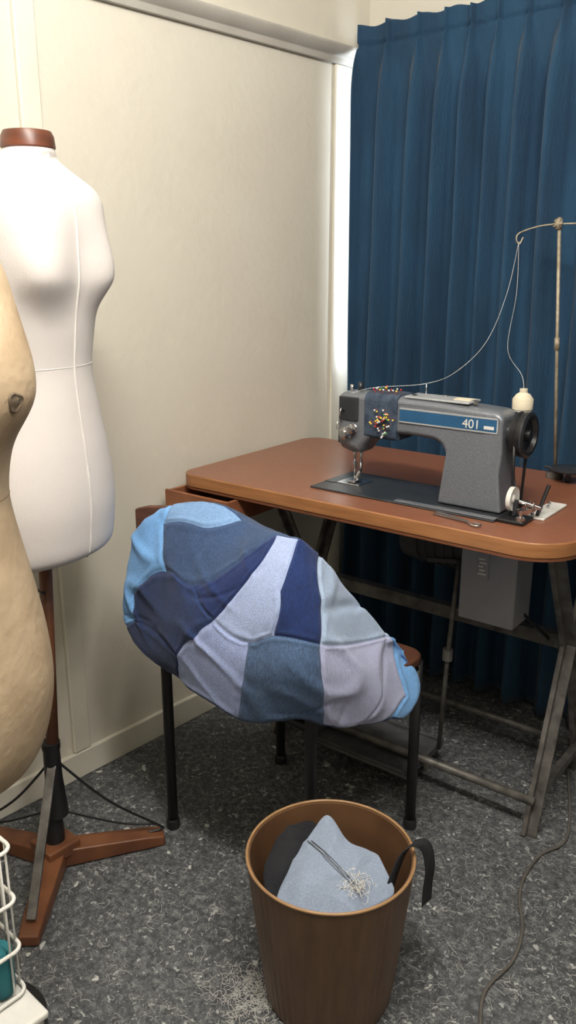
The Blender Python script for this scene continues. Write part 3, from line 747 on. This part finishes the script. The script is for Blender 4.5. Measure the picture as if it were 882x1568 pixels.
# ---------------------------------------------------------------- waste bin
BO=plan(1.242,.075)
Bn=root('waste_bin',BO,YAW)
H=.30
def flute(th,i): 
    return .0010*abs(math.sin(th*26))+.0005*math.sin(th*61+1)
pf=[(.0,.0),(.111,.0),(.114,.004)]
for i in range(1,19):
    t=i/18; pf.append((.114+(.147-.114)*t**.9,.004+(H-.008)*t))
lathe('body',pf,'bin',Bn,260,fn=lambda th,i:(flute(th,i) if 2<=i<20 else 0),cap=False)
lathe('lining',[(.0,.008),(.108,.008),(.1425,H-.002),(.148,H-.002)],'binin',Bn,96,cap=False)
rim=[(.1475*math.cos(2*math.pi*k/96),.1475*math.sin(2*math.pi*k/96),H) for k in range(97)]
tube('rim',rim,.0028,'binrim',Bn,10)
def cloth(name,ring,cz,mat,parent,amp=.008,lv=4,bottom=.04,seed=0,crease=0.0,centre=None):
    n=len(ring); v=[Vector(p) for p in ring]; c=sum(v,Vector())/n; c.z=cz
    if centre: c=Vector(centre)
    verts=v+[c.lerp(p,.55)+Vector((0,0,(cz-p.z)*.3)) for p in v]+[c]
    faces=[(i,(i+1)%n,n+(i+1)%n,n+i) for i in range(n)]+[(n+i,n+(i+1)%n,2*n) for i in range(n)]
    lo=[Vector((p.x*.85,p.y*.85,p.z-bottom)) for p in v]; b0=len(verts); verts+=lo
    faces+=[((i+1)%n,i,b0+i,b0+(i+1)%n) for i in range(n)]
    me=bpy.data.meshes.new('c'); me.from_pydata([tuple(q) for q in verts],[],faces); me.update()
    if crease:
        ca=me.attributes.new('crease_edge','FLOAT','EDGE')
        for e in me.edges:
            a,b=e.vertices
            if a<n and b<n: ca.data[e.index].value=crease
    tmp=bpy.data.objects.new('tmp',me); COL.objects.link(tmp)
    s=tmp.modifiers.new('s','SUBSURF'); s.levels=lv
    dg=bpy.context.evaluated_depsgraph_get(); m2=bpy.data.meshes.new_from_object(tmp.evaluated_get(dg)); bpy.data.objects.remove(tmp)
    for q in m2.vertices:
        p=q.co; sd=Vector((seed,seed*2,0))
        k=noise.noise(p*14+sd); q.co.z+=amp*(noise.noise(p*9+sd)*1.2+(.8*(1-abs(k)*4) if abs(k)<.25 else 0))
    smooth(m2); m2.materials.append(mat if not isinstance(mat,str) else M[mat])
    return link(bpy.data.objects.new(name,m2),parent)
cloth('black_scraps',[(.125*math.cos(a),.125*math.sin(a),.215+.02*math.sin(3*a)) for a in [2*math.pi*i/12 for i in range(12)]],.235,'blackc',Bn,.02,4,.05,3)
cloth('black_scrap_left',[(-.125,-.03,.235),(-.118,.02,.262),(-.085,.07,.29),(-.04,.105,.292),(.0,.10,.27),(-.01,.05,.25),(-.05,.0,.245),(-.09,-.05,.235)],.283,'blackc',Bn,.010,5,.03,9,.5)
DS=denim('pale_denim_scrap',(.27,.33,.44),.85)
cloth('denim_scrap',[(-.108,-.088,.238),(-.088,-.035,.262),(-.060,.015,.283),(-.030,.055,.303),(-.002,.082,.322),(.018,.050,.308),(.034,.022,.296),(.062,.020,.292),(.088,.008,.284),(.104,-.03,.268),(.116,-.060,.258),(.070,-.085,.262),(.050,-.112,.268),(.012,-.128,.270),(-.02,-.105,.262),(-.06,-.108,.248)],.296,DS,Bn,.007,5,.03,5,.85,centre=(.005,-.025,.297))
cloth('denim_scrap_under',[(-.10,-.098,.225),(-.05,-.125,.232),(.03,-.138,.24),(.09,-.11,.245),(.12,-.06,.24),(.06,-.04,.25),(-.05,-.05,.25)],.25,DS,Bn,.004,4,.03,8,.8)
for k,dx in enumerate((0,.007)):
    pts=[]
    for i in range(15):
        t=i/14; pts.append((-.040+dx+.080*t,.030-.115*t,.3005-.0*t+.004*math.sin(math.pi*t)-.010*t*t))
    tube('scrap_seam_%d'%k,pts,.0008,'steel_leg',Bn,5)
def ribbon(name,pts,w,side,mat,parent,th=.002):
    P=crom([Vector(p) for p in pts],8); s=Vector(side).normalized(); v=[];f=[]
    for p in P: v+= [p-s*w/2,p+s*w/2]
    for i in range(len(P)-1): a=2*i; f.append((a,a+1,a+3,a+2))
    o=mesh(name,v,f,mat,parent,sm=True); m=o.modifiers.new('s','SOLIDIFY'); m.thickness=th; return o
ribbon('black_strap',[(.095,-.05,.24),(.108,-.035,.275),(.126,-.02,.312),(.148,-.012,.328),(.166,-.01,.318),(.174,-.012,.28),(.172,-.012,.24),(.171,-.014,.205)],.026,(.75,.7,.1),'blackc',Bn)
def threads(name,n,cx,cy,cz,sx,sy,ln,parent,r=.0005,curl=2.5,zj=.004,mat='thread'):
    cu=bpy.data.curves.new(name,'CURVE'); cu.dimensions='3D'; cu.bevel_depth=r; cu.bevel_resolution=1
    for i in range(n):
        x=random.gauss(cx,sx); y=random.gauss(cy,sy); a=random.uniform(0,6.28); pts=[]
        L_=random.uniform(.4,1.3)*ln; k=8; bend=random.uniform(-curl,curl)
        for j in range(k+1):
            pts.append((x,y,cz+random.uniform(0,zj)))
            a+=bend/k+random.uniform(-.35,.35); x+=math.cos(a)*L_/k; y+=math.sin(a)*L_/k
        sp=cu.splines.new('POLY'); sp.points.add(k)
        for q,pp in zip(sp.points,pts): q.co=(*pp,1)
    cu.materials.append(M[mat])
    return link(bpy.data.objects.new(name,cu),parent)
threads('white_thread_tangle',46,.042,-.072,.288,.009,.010,.035,Bn,.0004,4,.010)
threads('floor_lint_threads',1100,-.75,1.15,.001,.45,.45,.024,None,.0003,3,.001,'lint')
cl=plan(1.22,-.07)
threads('floor_lint_threads.001',300,cl.x,cl.y,.001,.032,.032,.028,None,.0004,5,.003,'lint')

# ---------------------------------------------------------------- power cord
pts=[plan(1.95,.75,.005),plan(1.67,.66,.006),plan(1.60,.575,.005),plan(1.53,.520,.005),plan(1.46,.49,.005),plan(1.38,.475,.005),plan(1.30,.435,.005),plan(1.22,.36,.005),plan(1.10,.33,.005)]
tube('power_cord',pts,.0035,'cord',None,8,smoothp=True)

# ---------------------------------------------------------------- white storage box + wire basket
box_root=root('storage_box',(0,0,0))
box('carcass',(-1.03,.10,.0),(-.87,.46,.28),'white',box_root,.006)
box('lid',(-1.035,.095,.28),(-.865,.465,.292),'white',box_root,.004)
for k in range(2): box('drawer_face_%d'%k,(-.8695,.13,.03+.125*k),(-.864,.43,.145+.125*k),'white',box_root,.003)
wb=root('wire_basket',(-.958,.418,.293))
def loop(z,a,b,nm): tube(nm,[(x,y,z) for x,y in rrect(-a,-b,a,b,(.015,)*4,5)]+[(-a,-b+.015,z)],.003,'white',wb,8)
for k,z in enumerate((.005,.08,.16,.245)): loop(z,.044,.044,'ring_%d'%k)
for k in range(12):
    a=2*math.pi*k/12; q=.044/max(abs(math.cos(a)),abs(math.sin(a))); 
    tube('wire_%d'%k,[(q*math.cos(a)*.97,q*math.sin(a)*.97,.003),(q*math.cos(a)*.97,q*math.sin(a)*.97,.245)],.0018,'white',wb,6)
lathe('teal_roll',[(0,.005),(.018,.005),(.02,.01),(.02,.075),(.016,.08),(0,.08)],'teal',wb,24,(.018,.018,0))
lathe('blue_roll',[(0,.005),(.013,.005),(.013,.105),(0,.105)],'bluep',wb,24,(.022,-.018,0))
lathe('dark_roll',[(0,.005),(.015,.005),(.015,.09),(0,.09)],'blackc',wb,24,(-.018,.015,0))
lathe('white_roll',[(0,.005),(.016,.005),(.016,.18),(0,.18)],'white',wb,24,(-.018,-.02,0))

# ---------------------------------------------------------------- lights
def area(name,loc,rot,sx,sy,e,col):
    l=bpy.data.lights.new(name,'AREA'); l.shape='RECTANGLE'; l.size=sx; l.size_y=sy; l.energy=e; l.color=col
    o=bpy.data.objects.new(name,l); o.location=loc; o.rotation_euler=rot; COL.objects.link(o); return o
lf=root('ceiling_light',(-.35,.50,0))
box('housing',(-.62,-.07,2.41),(.62,.07,2.45),'white',lf,.005)
M['lamp']=emis('lamp_glow',(1,.94,.84),3)
tube('lamp_tube',[(-.60,0,2.385),(.60,0,2.385)],.014,'lamp',lf,16)
for k in (-1,1): box('lamp_holder_%d'%k,(k*.60-.01,-.015,2.37),(k*.60+.01,.015,2.41),'white',lf,.002)
for k in range(4):
    l=bpy.data.lights.new('tube_light_%d'%k,'POINT'); l.energy=28; l.color=(1,.95,.885); l.shadow_soft_size=.08
    o=bpy.data.objects.new('tube_light_%d'%k,l); link(o,lf); o.location=(-.45+.3*k,0,2.28)
area('daylight_gap',(-1.61,2.225,1.40),(math.radians(-90),0,0),.09,.95,5,(.86,.93,1.0))
w=bpy.data.worlds.new('w'); scene.world=w; w.use_nodes=True
w.node_tree.nodes['Background'].inputs[0].default_value=(.9,.93,1,1); w.node_tree.nodes['Background'].inputs[1].default_value=.3

# ---------------------------------------------------------------- camera
cd=bpy.data.cameras.new('camera'); cam=bpy.data.objects.new('camera',cd); COL.objects.link(cam)
cd.sensor_fit='VERTICAL'; cd.sensor_height=36; cd.lens=29.39; cd.clip_start=.02
cam.location=(0,0,1.3); cam.rotation_euler=(math.radians(90-16.70),0,YAW)
scene.camera=cam
